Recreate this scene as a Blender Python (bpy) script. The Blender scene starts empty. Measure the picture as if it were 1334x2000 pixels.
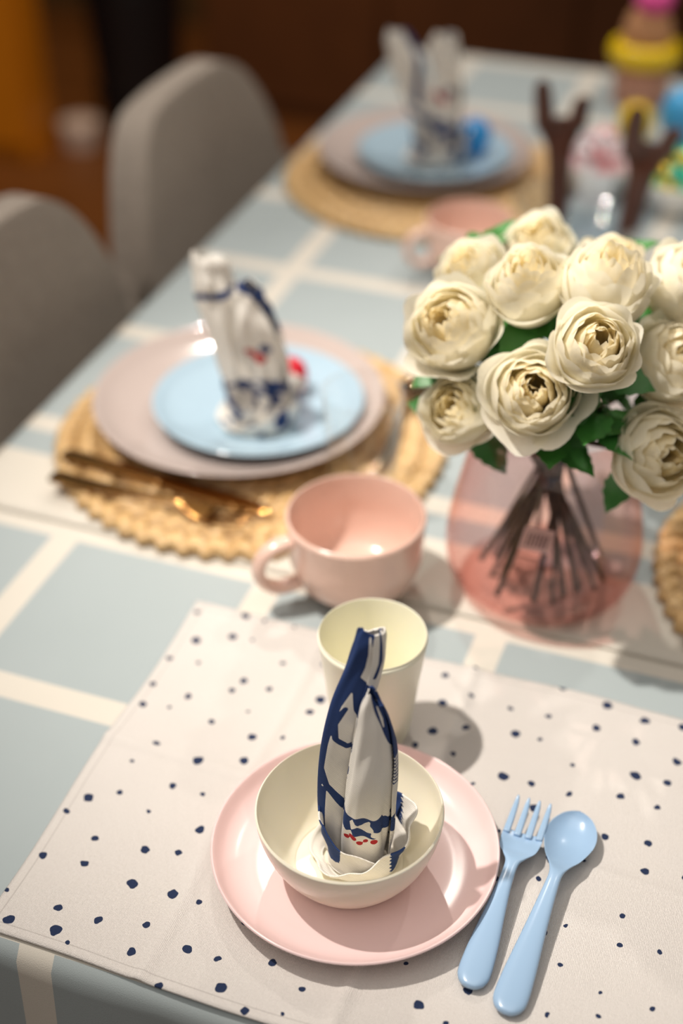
import bpy, bmesh, math, random
import numpy as np
from mathutils import Vector, Matrix, noise as mnoise
random.seed(7)
S = bpy.context.scene
S.view_settings.view_transform = 'Standard'
COL = bpy.context.collection
pi = math.pi
T = 0.75

# ------------------------------------------------------------------ helpers
def lin(h):
    out = []
    for i in (0, 2, 4):
        v = int(h[i:i+2], 16) / 255
        out.append(v/12.92 if v <= .04045 else ((v+.055)/1.055)**2.4)
    return tuple(out) + (1,)

class NT:
    def __init__(s, name):
        s.m = bpy.data.materials.new(name); s.m.use_nodes = True
        s.t = s.m.node_tree; s.t.nodes.clear()
        s.out = s.t.nodes.new('ShaderNodeOutputMaterial')
    def n(s, typ, **kw):
        nd = s.t.nodes.new(typ)
        for k, v in kw.items():
            setattr(nd, k, v)
        return nd
    def set(s, sock, v):
        if hasattr(v, 'is_output') or isinstance(v, bpy.types.NodeSocket):
            s.t.links.new(v, sock)
        else:
            sock.default_value = v
    def math(s, op, a, b=0.0, clamp=False):
        nd = s.n('ShaderNodeMath', operation=op, use_clamp=clamp)
        s.set(nd.inputs[0], a); s.set(nd.inputs[1], b)
        return nd.outputs[0]
    def mix(s, f, a, b):
        nd = s.n('ShaderNodeMix', data_type='RGBA')
        s.set(nd.inputs[0], f); s.set(nd.inputs[6], a); s.set(nd.inputs[7], b)
        return nd.outputs[2]
    def noise(s, vec, scale, detail=2, rough=.5):
        nd = s.n('ShaderNodeTexNoise')
        if vec is not None: s.set(nd.inputs['Vector'], vec)
        nd.inputs['Scale'].default_value = scale
        nd.inputs['Detail'].default_value = detail
        nd.inputs['Roughness'].default_value = rough
        return nd
    def bsdf(s, color, rough=.5, metal=0, bump=None, bstr=.3, bdist=.001, **kw):
        b = s.n('ShaderNodeBsdfPrincipled')
        s.set(b.inputs['Base Color'], color)
        s.set(b.inputs['Roughness'], rough)
        b.inputs['Metallic'].default_value = metal
        for k, v in kw.items():
            b.inputs[k.replace('_', ' ')].default_value = v
        if bump is not None:
            bp = s.n('ShaderNodeBump')
            bp.inputs['Strength'].default_value = bstr
            bp.inputs['Distance'].default_value = bdist
            s.set(bp.inputs['Height'], bump)
            s.t.links.new(bp.outputs[0], b.inputs['Normal'])
        return b
    def done(s, sh):
        s.t.links.new(sh, s.out.inputs[0]); return s.m

def simple(name, hexc, rough=.5, metal=0, var=.06, vs=30, bump=0, bs=300, **kw):
    n = NT(name); tc = n.n('ShaderNodeTexCoord').outputs['Object']
    c = lin(hexc)
    nz = n.noise(tc, vs, 3)
    dark = tuple(x*(1-var*2) for x in c[:3]) + (1,)
    lite = tuple(min(1, x*(1+var)) for x in c[:3]) + (1,)
    col = n.mix(nz.outputs[0], dark, lite)
    bh = n.noise(tc, bs, 2).outputs[0] if bump else None
    b = n.bsdf(col, rough, metal, bh, bump, .001, **kw)
    return n.done(b.outputs[0])

def glassy(name, col, gl=.5, base=.02, ex=1.8):
    n = NT(name)
    tr = n.n('ShaderNodeBsdfTransparent')
    g = n.n('ShaderNodeBsdfGlossy'); g.inputs['Roughness'].default_value = .03
    g.inputs['Color'].default_value = (1, 1, 1, 1)
    lw = n.n('ShaderNodeLayerWeight'); lw.inputs[0].default_value = .5
    nz = n.noise(n.n('ShaderNodeTexCoord').outputs['Object'], 30)
    # thicker tint where the wall is seen at a grazing angle
    edge = n.math('POWER', lw.outputs['Facing'], 3)
    deep = tuple(x**ex for x in col[:3])+(1,)
    n.set(tr.inputs[0], n.mix(edge, col, deep))
    f = n.math('ADD', n.math('MULTIPLY', n.math('POWER', lw.outputs['Facing'], 4), gl), base)
    f = n.math('MULTIPLY', f, n.math('ADD', n.math('MULTIPLY', nz.outputs[0], .1), .95), True)
    mx = n.n('ShaderNodeMixShader')
    n.set(mx.inputs[0], f)
    n.t.links.new(tr.outputs[0], mx.inputs[1]); n.t.links.new(g.outputs[0], mx.inputs[2])
    return n.done(mx.outputs[0])

def mk(name, V, F, mats, smooth=True, parent=None, loc=None, rz=0, attrs=None, uv=None):
    me = bpy.data.meshes.new(name)
    me.from_pydata([tuple(map(float, v)) for v in V], [], F)
    me.update()
    if not isinstance(mats, (list, tuple)): mats = [mats]
    for m in mats: me.materials.append(m)
    if smooth: me.polygons.foreach_set('use_smooth', [True]*len(me.polygons))
    if attrs:
        for k, a in attrs.items():
            at = me.attributes.new(k, 'FLOAT', 'POINT')
            at.data.foreach_set('value', np.asarray(a, dtype=np.float32))
    if uv is not None:
        l = me.uv_layers.new(name='UVMap')
        for lp in me.loops:
            l.data[lp.index].uv = uv[lp.vertex_index]
    o = bpy.data.objects.new(name, me); COL.objects.link(o)
    if loc is not None: o.location = loc
    o.rotation_euler[2] = rz
    if parent: o.parent = parent
    return o

def empty(name, loc, rz=0):
    o = bpy.data.objects.new(name, None); COL.objects.link(o)
    o.empty_display_size = .02; o.location = loc; o.rotation_euler[2] = rz
    return o

def tag(o, label, cat, group=None, kind=None):
    o['label'] = label; o['category'] = cat
    if group: o['group'] = group
    if kind: o['kind'] = kind
    return o

def lathe(prof, seg=96):
    V = []; F = []; rows = []
    for r, z in prof:
        if r < 1e-6:
            rows.append([len(V)]); V.append((0, 0, z))
        else:
            row = []
            for j in range(seg):
                a = 2*pi*j/seg
                row.append(len(V)); V.append((r*math.cos(a), r*math.sin(a), z))
            rows.append(row)
    for a, b in zip(rows[:-1], rows[1:]):
        for j in range(seg):
            k = (j+1) % seg
            if len(a) == 1 and len(b) == 1: continue
            if len(a) == 1: F.append((a[0], b[k], b[j]))
            elif len(b) == 1: F.append((a[j], a[k], b[0]))
            else: F.append((a[j], a[k], b[k], b[j]))
    return V, F

def smoothprof(pts, n=6):
    P = [Vector((p[0], p[1], 0)) for p in pts]; out = []
    for i in range(len(P)-1):
        p0 = P[max(i-1, 0)]; p1 = P[i]; p2 = P[i+1]; p3 = P[min(i+2, len(P)-1)]
        for k in range(n):
            t = k/n
            q = .5*((2*p1)+(p2-p0)*t+(2*p0-5*p1+4*p2-p3)*t*t+(3*p1-p0-3*p2+p3)*t**3)
            out.append((max(q.x, 0), q.y))
    out.append((P[-1].x, P[-1].y)); return out

def catmull(P, n=8):
    P = [np.array(p, float) for p in P]; out = []
    for i in range(len(P)-1):
        p0 = P[max(i-1, 0)]; p1 = P[i]; p2 = P[i+1]; p3 = P[min(i+2, len(P)-1)]
        for k in range(n):
            t = k/n
            out.append(.5*((2*p1)+(p2-p0)*t+(2*p0-5*p1+4*p2-p3)*t*t+(3*p1-p0-3*p2+p3)*t**3))
    out.append(P[-1]); return out

def loft(secs, cap=True):
    V = []; F = []; n = len(secs[0])
    for s in secs: V += [tuple(p) for p in s]
    for i in range(len(secs)-1):
        for j in range(n):
            k = (j+1) % n
            F.append((i*n+j, i*n+k, (i+1)*n+k, (i+1)*n+j))
    if cap:
        F.append(tuple(reversed(range(n)))); F.append(tuple(range((len(secs)-1)*n, len(secs)*n)))
    return V, F

def tube(path, rad, n=12, flat=1.0, up=(0, 0, 1)):
    path = [Vector(p) for p in path]; secs = []
    N = len(path); side = None
    for i, p in enumerate(path):
        t = (path[min(i+1, N-1)]-path[max(i-1, 0)]).normalized()
        if side is None:
            side = t.cross(Vector(up))
            if side.length < 1e-3: side = t.cross(Vector((1, 0, 0)))
        side = (side - t*side.dot(t)).normalized()
        nn = t.cross(side).normalized()
        r = rad[i] if hasattr(rad, '__len__') else rad
        secs.append([p+side*(r*flat*math.cos(2*pi*j/n))+nn*(r*math.sin(2*pi*j/n)) for j in range(n)])
    return loft(secs)

def join(*parts):
    V = []; F = []
    for v, f in parts:
        o = len(V); V += list(v); F += [tuple(i+o for i in q) for q in f]
    return V, F

def xf(part, M):
    return [tuple(M @ Vector(v)) for v in part[0]], part[1]

def box(x0, x1, y0, y1, z0, z1):
    V = [(x0,y0,z0),(x1,y0,z0),(x1,y1,z0),(x0,y1,z0),(x0,y0,z1),(x1,y0,z1),(x1,y1,z1),(x0,y1,z1)]
    F = [(3,2,1,0),(4,5,6,7),(0,1,5,4),(1,2,6,5),(2,3,7,6),(3,0,4,7)]
    return V, F

def bevel(o, w, s=3):
    m = o.modifiers.new('b', 'BEVEL'); m.width = w; m.segments = s; m.limit_method = 'ANGLE'; return m

# ------------------------------------------------------------------ materials
def cloth_mat(name, yoff, ymin_border):
    n = NT(name)
    uvn = n.n('ShaderNodeUVMap'); uvn.uv_map = 'UVMap'
    sp = n.n('ShaderNodeSeparateXYZ'); n.set(sp.inputs[0], uvn.outputs[0])
    x, y = sp.outputs[0], sp.outputs[1]
    def line(c, off, w):
        f = n.math('FRACT', n.math('ADD', n.math('DIVIDE', n.math('SUBTRACT', c, off), .191), 10.5))
        f = n.math('MULTIPLY', n.math('ABSOLUTE', n.math('SUBTRACT', f, .5)), .191)
        return n.math('LESS_THAN', f, w)
    m = n.math('MAXIMUM', line(x, -.561, .0125), line(y, yoff, .0125))
    m = n.math('MAXIMUM', m, n.math('LESS_THAN', y, ymin_border))
    nz = n.noise(uvn.outputs[0], 6, 4)
    weave = n.noise(uvn.outputs[0], 1400, 2)
    blue = n.mix(nz.outputs[0], lin('9fa9aa'), lin('aeb7b8'))
    cream = n.mix(nz.outputs[0], lin('d4ccbe'), lin('dfd8cc'))
    col = n.mix(m, blue, cream)
    col = n.mix(n.math('MULTIPLY', weave.outputs[0], .25), col, lin('747b7c'))
    b = n.bsdf(col, .85, 0, weave.outputs[0], .35, .0006)
    return n.done(b.outputs[0])

def dots_mat():
    n = NT('dotted_linen')
    uvn = n.n('ShaderNodeUVMap'); uvn.uv_map = 'UVMap'
    wob = n.noise(uvn.outputs[0], 160, 1)
    vm = n.n('ShaderNodeVectorMath', operation='MULTIPLY_ADD')
    n.set(vm.inputs[0], wob.outputs['Color']); vm.inputs[1].default_value = (.0035, .0035, 0)
    n.set(vm.inputs[2], uvn.outputs[0])
    vo = n.n('ShaderNodeTexVoronoi', voronoi_dimensions='2D'); n.set(vo.inputs['Vector'], vm.outputs[0])
    vo.inputs['Scale'].default_value = 34; vo.inputs['Randomness'].default_value = .66
    sc = n.n('ShaderNodeSeparateColor'); n.set(sc.inputs[0], vo.outputs['Color'])
    rr = n.math('ADD', n.math('MULTIPLY', sc.outputs[0], .085), .045)
    m = n.math('LESS_THAN', vo.outputs['Distance'], rr)
    keep = n.math('GREATER_THAN', sc.outputs[1], .03)
    m = n.math('MULTIPLY', m, keep)
    nz = n.noise(uvn.outputs[0], 9, 4)
    wv = n.n('ShaderNodeTexWave'); wv.inputs['Scale'].default_value = 320; n.set(wv.inputs['Vector'], uvn.outputs[0])
    wv.inputs['Distortion'].default_value = 3
    wv2 = n.n('ShaderNodeTexWave', bands_direction='Y'); wv2.inputs['Scale'].default_value = 320; n.set(wv2.inputs['Vector'], uvn.outputs[0])
    wv2.inputs['Distortion'].default_value = 3
    wsum = n.math('MULTIPLY', n.math('ADD', wv.outputs['Fac'], wv2.outputs['Fac']), .5)
    slub = n.noise(uvn.outputs[0], 700, 3)
    base = n.mix(nz.outputs[0], lin('e3ddd7'), lin('f0ebe6'))
    base = n.mix(n.math('MULTIPLY', slub.outputs[0], .35), base, lin('b5aba3'))
    base = n.mix(n.math('MULTIPLY', wsum, .24), base, lin('a19890'))
    sp = n.n('ShaderNodeSeparateXYZ'); n.set(sp.inputs[0], uvn.outputs[0])
    hem = None
    for c, v in ((sp.outputs[0], .007), (sp.outputs[0], .463), (sp.outputs[1], .007), (sp.outputs[1], .333)):
        l = n.math('LESS_THAN', n.math('ABSOLUTE', n.math('SUBTRACT', c, v)), .0004)
        hem = l if hem is None else n.math('MAXIMUM', hem, l)
    base = n.mix(n.math('MULTIPLY', hem, .35), base, lin('8d8580'))
    col = n.mix(m, base, lin('1a2b4e'))
    b = n.bsdf(col, .9, 0, n.math('ADD', wsum, slub.outputs[0]), .7, .0007)
    return n.done(b.outputs[0])

def print_mat(name, base_hex):
    n = NT(name)
    tc = n.n('ShaderNodeTexCoord').outputs['Object']
    ink = n.n('ShaderNodeAttribute'); ink.attribute_name = 'ink'
    red = n.n('ShaderNodeAttribute'); red.attribute_name = 'red'
    wv = n.n('ShaderNodeTexWave', bands_direction='DIAGONAL'); n.set(wv.inputs['Vector'], tc); wv.inputs['Scale'].default_value = 380
    wv.inputs['Distortion'].default_value = 1
    nz = n.noise(tc, 60, 3)
    c = lin(base_hex)
    base = n.mix(nz.outputs[0], tuple(x*.92 for x in c[:3])+(1,), c)
    base = n.mix(n.math('MULTIPLY', wv.outputs['Fac'], .14), base, lin('8f8678'))
    col = n.mix(n.math('GREATER_THAN', ink.outputs['Fac'], 0.0), base, lin('1a3568'))
    col = n.mix(n.math('GREATER_THAN', red.outputs['Fac'], 0.0), col, lin('b01f24'))
    b = n.bsdf(col, .85, 0, wv.outputs['Fac'], .4, .0003)
    return n.done(b.outputs[0])

def petal_mat():
    n = NT('rose_petal')
    tc = n.n('ShaderNodeTexCoord').outputs['Object']
    w = n.n('ShaderNodeAttribute'); w.attribute_name = 'warm'
    nz = n.noise(tc, 90, 3)
    col = n.mix(nz.outputs[0], lin('fcf6e4'), lin('fffdf2'))
    col = n.mix(w.outputs['Fac'], col, lin('ffecae'))
    b = n.bsdf(col, .6, 0, n.noise(tc, 500, 2).outputs[0], .1, .0005)
    tl = n.n('ShaderNodeBsdfTranslucent'); n.set(tl.inputs[0], col)
    mx = n.n('ShaderNodeMixShader'); mx.inputs[0].default_value = .5
    n.t.links.new(b.outputs[0], mx.inputs[1]); n.t.links.new(tl.outputs[0], mx.inputs[2])
    return n.done(mx.outputs[0])

def straw_mat():
    n = NT('woven_straw')
    tc = n.n('ShaderNodeTexCoord').outputs['Object']
    nz = n.noise(tc, 60, 4); n2 = n.noise(tc, 400, 2)
    gap_shade = n.n('ShaderNodeAttribute'); gap_shade.attribute_name = 'strand'
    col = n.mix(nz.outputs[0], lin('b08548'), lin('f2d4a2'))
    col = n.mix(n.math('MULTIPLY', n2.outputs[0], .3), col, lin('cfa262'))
    col = n.mix(n.math('MULTIPLY', gap_shade.outputs['Fac'], .85), col, lin('5e3814'))  # crevice shade painted into the straw colour between the strands
    b = n.bsdf(col, .36, 0, n2.outputs[0], .5, .001)
    return n.done(b.outputs[0])

def wood_mat(name, h1, h2, sc=6, rough=.45):
    n = NT(name)
    tc = n.n('ShaderNodeTexCoord').outputs['Object']
    mp = n.n('ShaderNodeMapping'); mp.inputs['Scale'].default_value = (1, .12, 1); n.set(mp.inputs[0], tc)
    nz = n.noise(mp.outputs[0], sc*5, 6, .6)
    col = n.mix(nz.outputs[0], lin(h1), lin(h2))
    b = n.bsdf(col, rough, 0, nz.outputs[0], .15, .001)
    return n.done(b.outputs[0])

def floor_mat():
    n = NT('floor_boards')
    tc = n.n('ShaderNodeTexCoord').outputs['Object']
    br = n.n('ShaderNodeTexBrick'); n.set(br.inputs['Vector'], tc)
    br.inputs['Scale'].default_value = 1; br.inputs['Brick Width'].default_value = 1.2; br.inputs['Row Height'].default_value = .14
    br.inputs['Mortar Size'].default_value = .003
    br.inputs['Color1'].default_value = lin('8f5a2c'); br.inputs['Color2'].default_value = lin('7a4a20'); br.inputs['Mortar'].default_value = lin('2a180c')
    nz = n.noise(tc, 12, 5)
    col = n.mix(n.math('MULTIPLY', nz.outputs[0], .4), br.outputs['Color'], lin('6c4019'))
    return n.done(n.bsdf(col, .45).outputs[0])

M_cloth_a = cloth_mat('checked_cotton', .661, -5)
M_cloth_b = cloth_mat('checked_cotton_bordered', 1.375, .945)
M_dots = dots_mat()
M_print = print_mat('printed_napkin_cotton', 'f2ede4')
M_petal = petal_mat()
M_straw = straw_mat()
M_pinkpl = simple('pink_plastic', 'ebcfcd', .22, var=.01)
M_creampl = simple('cream_plastic', 'f3ecd8', .2, var=.01, Subsurface_Weight=.15, Subsurface_Radius=(.01,.008,.004))
M_cuppl = simple('ivory_plastic', 'f4f0da', .3, var=.01, Subsurface_Weight=.2, Subsurface_Radius=(.01,.01,.006))
M_bluepl = simple('light_blue_plastic', '9ab7d4', .25, var=.01)
M_mug = simple('pink_glazed_stoneware', 'e1beae', .2, var=.02, vs=60, Coat_Weight=.5)
M_beige = simple('beige_glazed_stoneware', 'c1b1aa', .12, var=.02, Coat_Weight=.6)
M_bplate = simple('blue_glazed_stoneware', 'adc5d4', .1, var=.02, Coat_Weight=.6)
M_steel = simple('bronzed_steel', 'b98a50', .17, metal=1, var=.02)
M_spoon = simple('polished_steel', 'd8c09a', .10, metal=1, var=.02)
M_vase = glassy('pink_glass', (.968, .875, .862, 1), .2, .03, 2.6)
M_clear = glassy('clear_glass', (.985, .987, .987, 1), .5, .03)
M_leaf = simple('rose_leaf', '3a7a30', .45, var=.25, vs=60, bump=.3)
M_stem = simple('rose_stem', '3c2c18', .5, var=.25, vs=80)
M_fabric = simple('grey_upholstery', 'a5998d', .95, var=.14, vs=90, bump=1, bs=600)
M_dwood = wood_mat('dark_wood', '3a1a0e', '5e3220', 8, .35)
M_twood = wood_mat('table_wood', '8c6a45', 'a98558')
M_cab = wood_mat('brown_cabinet_wood', '4a2a14', '6b4020', 2)
M_orange = simple('orange_lacquer', 'd8860f', .5, var=.08, vs=4)
M_black = simple('black_plastic', '0b0b12', .5)
M_wall = simple('brown_plaster', '5a4120', .9, var=.1, vs=3)
M_white = simple('white_ceramic', 'f0ece6', .2, var=.01)
M_tag = simple('paper_tag', 'dcd0cc', .7)
M_tagprint = simple('tag_ink', '857a78', .8)

# ------------------------------------------------------------------ room
def struct(o): o['kind'] = 'structure'; return o
struct(mk('floor', *box(-4, 3, -1.5, 5, -.05, 0), floor_mat(), False))
struct(mk('wall_back', *box(-4, 3, 4.3, 4.4, 0, 2.7), M_wall, False))
struct(mk('wall_left', *box(-4.1, -4, -1.5, 4.4, 0, 2.7), M_wall, False))

def cabinet(x0, x1, y0, y1, h, mat, label, nd, cat='cabinet', knobmat=None, name='cabinet'):
    e = empty(name, ((x0+x1)/2, (y0+y1)/2, 0))
    w = (x1-x0)/2; d = (y1-y0)/2
    b = mk('body', *box(-w, w, -d+.02, d, 0, h), mat, False, e); bevel(b, .005)
    for i in range(nd):
        a = -w + i*2*w/nd + .006; c = -w + (i+1)*2*w/nd - .006
        dr = mk('door', *box(a, c, -d, -d+.0195, .05, h-.02), mat, False, e); bevel(dr, .004)
        k = mk('knob', *xf(lathe(smoothprof([(0, .03), (.014, .027), (.016, .018), (.007, .012), (.007, 0), (0, 0)], 4), 20),
             Matrix.Translation((c-.05, -d, h*.6)) @ Matrix.Rotation(pi/2, 4, 'X')), knobmat or M_steel, True)
        k.parent = dr
    tag(e, label, cat)
    return e
cabinet(-1.72, .9, 3.6, 4.1, .95, M_cab, 'dark brown wooden sideboard with panel doors by the wall', 5, name='sideboard', cat='sideboard')
cabinet(-2.6, -2.0, 3.08, 3.22, 1.3, M_orange, 'tall narrow orange-yellow lacquered cabinet on wooden floor', 2)
e = empty('waste_bin', (-1.86, 3.47, 0))
mk('body', *lathe(smoothprof([(0, 0), (.1, 0), (.11, .02), (.13, .36), (.13, .40)], 4)+[(.122, .40), (.12, .36), (.1, .02), (0, .02)], 40), M_black, True, e)
mk('lid', *lathe(smoothprof([(.135, .401), (.135, .42), (.1, .46), (0, .47)], 4)+[], 40), M_black, True, e)
tag(e, 'black plastic waste bin standing on the wooden floor', 'bin')
o = mk('storage_basket', *lathe(smoothprof([(0, 0), (.042, 0), (.048, .02), (.054, .07)], 4)+[(.048, .07), (.042, .02), (0, .01)], 40), simple('pale_felt', 'd8c8c0', .9, var=.1), True, None, (-1.935, 3.25, 0))
tag(o, 'small pale pinkish basket on the wooden floor', 'basket')

# ------------------------------------------------------------------ table + cloths
XL, XR, YN, YF = -.68, .32, .455, 2.16
te = empty('dining_table', ((XL+XR)/2, (YN+YF)/2, 0))
hx = (XR-XL)/2-.006; hy = (YF-YN)/2-.006
b = mk('table_top', *box(-hx, hx, -hy, hy, .712, .744), M_twood, False, te); bevel(b, .004)
for sx in (-1, 1):
    for sy in (-1, 1):
        l = mk('leg', *loft([[(sx*(hx-.05)+dx*r, sy*(hy-.05)+dy*r, z) for dx, dy in ((-1,-1),(1,-1),(1,1),(-1,1))] for z, r in ((0, .022), (.711, .034))]), M_twood, False, te)
        bevel(l, .004)
tag(te, 'long rectangular wooden dining table covered with checked cloths', 'table')

def cloth(name, x0, x1, y0, y1, zt, mat, drops, thick=.0012, step=.012):
    l, r, n_, f = drops
    xs = np.arange(x0-l, x1+r+1e-6, step); ys = np.arange(y0-n_, y1+f+1e-6, step)
    V = []; UV = []
    for yy in ys:
        for xx in xs:
            ex = max(x0-xx, xx-x1, 0) if (l or r) else 0
            ey = max(y0-yy if n_ else 0, yy-y1 if f else 0, 0)
            cx = min(max(xx, x0), x1); cy = min(max(yy, y0), y1)
            d = max(ex, ey); z = zt - d
            fold = .006*math.sin(xx*26+1)*min(ey/.12, 1) if ey > 0 else 0
            foldx = .003*math.sin(yy*24+2)*min(ex/.12, 1) if ex > 0 else 0
            out = .004*min(d/.01, 1)
            if ex > 0: cx += math.copysign(out+abs(foldx), xx-cx)
            if ey > 0: cy += math.copysign(out+abs(fold)+d*.03, yy-cy)
            if d == 0:
                z += .0006*mnoise.noise(Vector((xx*9, yy*9, 3)))
            V.append((cx, cy, z)); UV.append((xx, yy))
    nx = len(xs); F = []
    for j in range(len(ys)-1):
        for i in range(nx-1):
            F.append((j*nx+i, j*nx+i+1, (j+1)*nx+i+1, (j+1)*nx+i))
    o = mk(name, V, F, mat, True, uv=UV)
    s = o.modifiers.new('s', 'SOLIDIFY'); s.thickness = thick; s.offset = -1
    return o
o = cloth('tablecloth', XL, XR, YN, .90, T-.0014, M_cloth_a, (.12, .12, .25, 0), .001)
tag(o, 'blue-grey tablecloth with cream stripe grid draped over table end', 'tablecloth')
o = cloth('tablecloth', XL-.003, XR+.003, .857, YF+.004, T+.0012, M_cloth_b, (.12, .12, 0, .22), .001)
tag(o, 'blue-grey checked tablecloth with wide cream border, overlapping another cloth', 'tablecloth')

PW, PH = .47, .340
nx, ny = 140, 100
V = []; UV = []; F = []
for j in range(ny+1):
    for i in range(nx+1):
        x = PW*i/nx; y = PH*j/ny
        z = .0018*max(0, mnoise.noise(Vector((x*14, y*14, 1)))+.2)
        z += .0022*math.exp(-((x-PW*.5)/.004)**2)+.002*math.exp(-((y-PH*.52)/.004)**2)+.0016*math.exp(-((x-PW*.24)/.004)**2)
        wx = .0015*math.sin(y*30); wy = .0015*math.sin(x*22+1)
        V.append((x+wx-.003*(y/PH), y+wy, z)); UV.append((x, y))
for j in range(ny):
    for i in range(nx):
        F.append((j*(nx+1)+i, j*(nx+1)+i+1, (j+1)*(nx+1)+i+1, (j+1)*(nx+1)+i))
o = mk('placemat', V, F, M_dots, True, None, (-.412, .457, T+.0008), 0, uv=UV)
s = o.modifiers.new('s', 'SOLIDIFY'); s.thickness = .0012; s.offset = 1
tag(o, 'white linen placemat with irregular navy dots', 'placemat')
ZP = T+.0038

# ------------------------------------------------------------------ woven mats
def braid(R=.185):
    w = .0235; NR = 150; NA = 560
    V = [(0, 0, .006)]; F = []; G = [0]
    for i in range(1, NR+1):
        for j in range(NA):
            a = 2*pi*j/NA
            r = R*i/NR
            rs = r + .0018*math.sin(3*a+1)
            k = int(rs/w*.9999); t = (rs/w-k)*2-1
            nst = max(4, int(2*pi*(k+.5)*w/.019))
            irr = mnoise.noise(Vector((r*30*math.cos(a), r*30*math.sin(a), 4)))
            ph = a*nst/(2*pi) + abs(t)*.75 + (k % 2)*.5 + .35*irr
            f = ph-math.floor(ph)
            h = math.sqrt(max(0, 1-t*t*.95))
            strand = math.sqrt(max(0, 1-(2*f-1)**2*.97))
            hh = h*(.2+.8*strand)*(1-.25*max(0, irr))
            z = .001+.0105*hh
            if i == NR: z = .0005
            rr_ = r + .0030*math.sin(a*nst+1)*(i/NR)**6
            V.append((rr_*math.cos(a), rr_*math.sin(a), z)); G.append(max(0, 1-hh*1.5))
    for j in range(NA): F.append((0, 1+j, 1+(j+1) % NA))
    for i in range(NR-1):
        for j in range(NA):
            k = (j+1) % NA
            F.append((1+i*NA+j, 1+(i+1)*NA+j, 1+(i+1)*NA+k, 1+i*NA+k))
    b = len(V)-NA
    F.append(tuple(b+j for j in reversed(range(NA))))
    return V, F, G
bv, bf, gap_dark = braid()
ZC = T+.0022
m0 = mk('woven_placemat', bv, bf, M_straw, True, None, (-.466, 1.034, ZC), attrs={'strand': gap_dark})  # strand attribute carries the painted gap shade
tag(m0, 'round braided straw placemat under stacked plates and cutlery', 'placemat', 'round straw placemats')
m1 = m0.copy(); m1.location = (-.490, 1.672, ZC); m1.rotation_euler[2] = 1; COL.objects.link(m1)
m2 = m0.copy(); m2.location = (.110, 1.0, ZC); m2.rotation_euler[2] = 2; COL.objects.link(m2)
m2['label'] = 'round braided straw placemat beside the pink glass vase'
ZM = ZC+.0115

# ------------------------------------------------------------------ plates
def plate_prof(R, h, foot, t=.004):
    outer = smoothprof([(foot-.006, .0), (foot, .0), (foot+.003, .003), (R*.85, h*.45), (R-.002, h-.002), (R, h)], 6)
    inner = smoothprof([(R, h), (R-.003, h), (R*.84, h*.45+t), (foot*.95, .0045+t*.6), (foot*.5, t), (0, t)], 6)
    return [(0, .0015), (foot-.008, .0015)]+outer+inner[1:]
pv, pf = lathe(plate_prof(.139, .023, .085), 128)
b0 = mk('dinner_plate', pv, pf, M_beige, True, None, (-.488, 1.056, ZM))
tag(b0, 'large beige glazed dinner plate on a straw placemat', 'plate', 'beige dinner plates')
b1 = b0.copy(); b1.location = (-.503, 1.70, ZM); COL.objects.link(b1)
pv, pf = lathe(plate_prof(.1, .018, .06), 128)
c0 = mk('side_plate', pv, pf, M_bplate, True, None, (-.466, 1.051, ZM+.0085))
tag(c0, 'light blue glazed plate stacked on a beige plate', 'plate', 'light blue plates')
c1 = c0.copy(); c1.location = (-.487, 1.69, ZM+.0085); COL.objects.link(c1)
prof = [(0, 0), (.072, 0)]+smoothprof([(.072, 0), (.080, .0025), (.089, .0105), (.0948, .0175)], 6)+\
       smoothprof([(.0948, .0175), (.094, .0185), (.0925, .0175), (.087, .0098), (.079, .0050), (.069, .0030), (.055, .0023), (0, .0022)], 6)
o = mk('plate', *lathe(prof, 160), M_pinkpl, True, None, (-.2045, .588, ZP))
tag(o, 'pale pink plastic plate with raised rim on dotted placemat', 'plate')
prof = [(0, .001), (.03, .001), (.031, 0)]+smoothprof([(.034, .0), (.040, .004), (.052, .022), (.0585, .04), (.0605, .053)], 6)+\
       smoothprof([(.0605, .053), (.0598, .0537), (.059, .053), (.0568, .04), (.050, .023), (.041, .0085), (.0355, .0035), (.034, .0032), (0, .0032)], 6)
ZB = ZP+.0026
o = mk('bowl', *lathe(prof, 160), M_creampl, True, None, (-.2065, .5825, ZB))
tag(o, 'cream plastic bowl on pink plate holding a folded napkin', 'bowl')
prof = [(0, .002), (.022, .002), (.0235, 0)]+smoothprof([(.0255, 0), (.0275, .004), (.031, .03), (.0345, .06), (.0385, .091)], 6)+\
       smoothprof([(.0385, .091), (.0378, .0918), (.037, .091), (.033, .06), (.0295, .03), (.026, .005), (.022, .0035), (0, .0035)], 6)
o = mk('tumbler', *lathe(prof, 128), M_cuppl, True, None, (-.234, .7065, ZP))
tag(o, 'ivory plastic tumbler standing behind the bowl on dotted placemat', 'cup')

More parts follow.
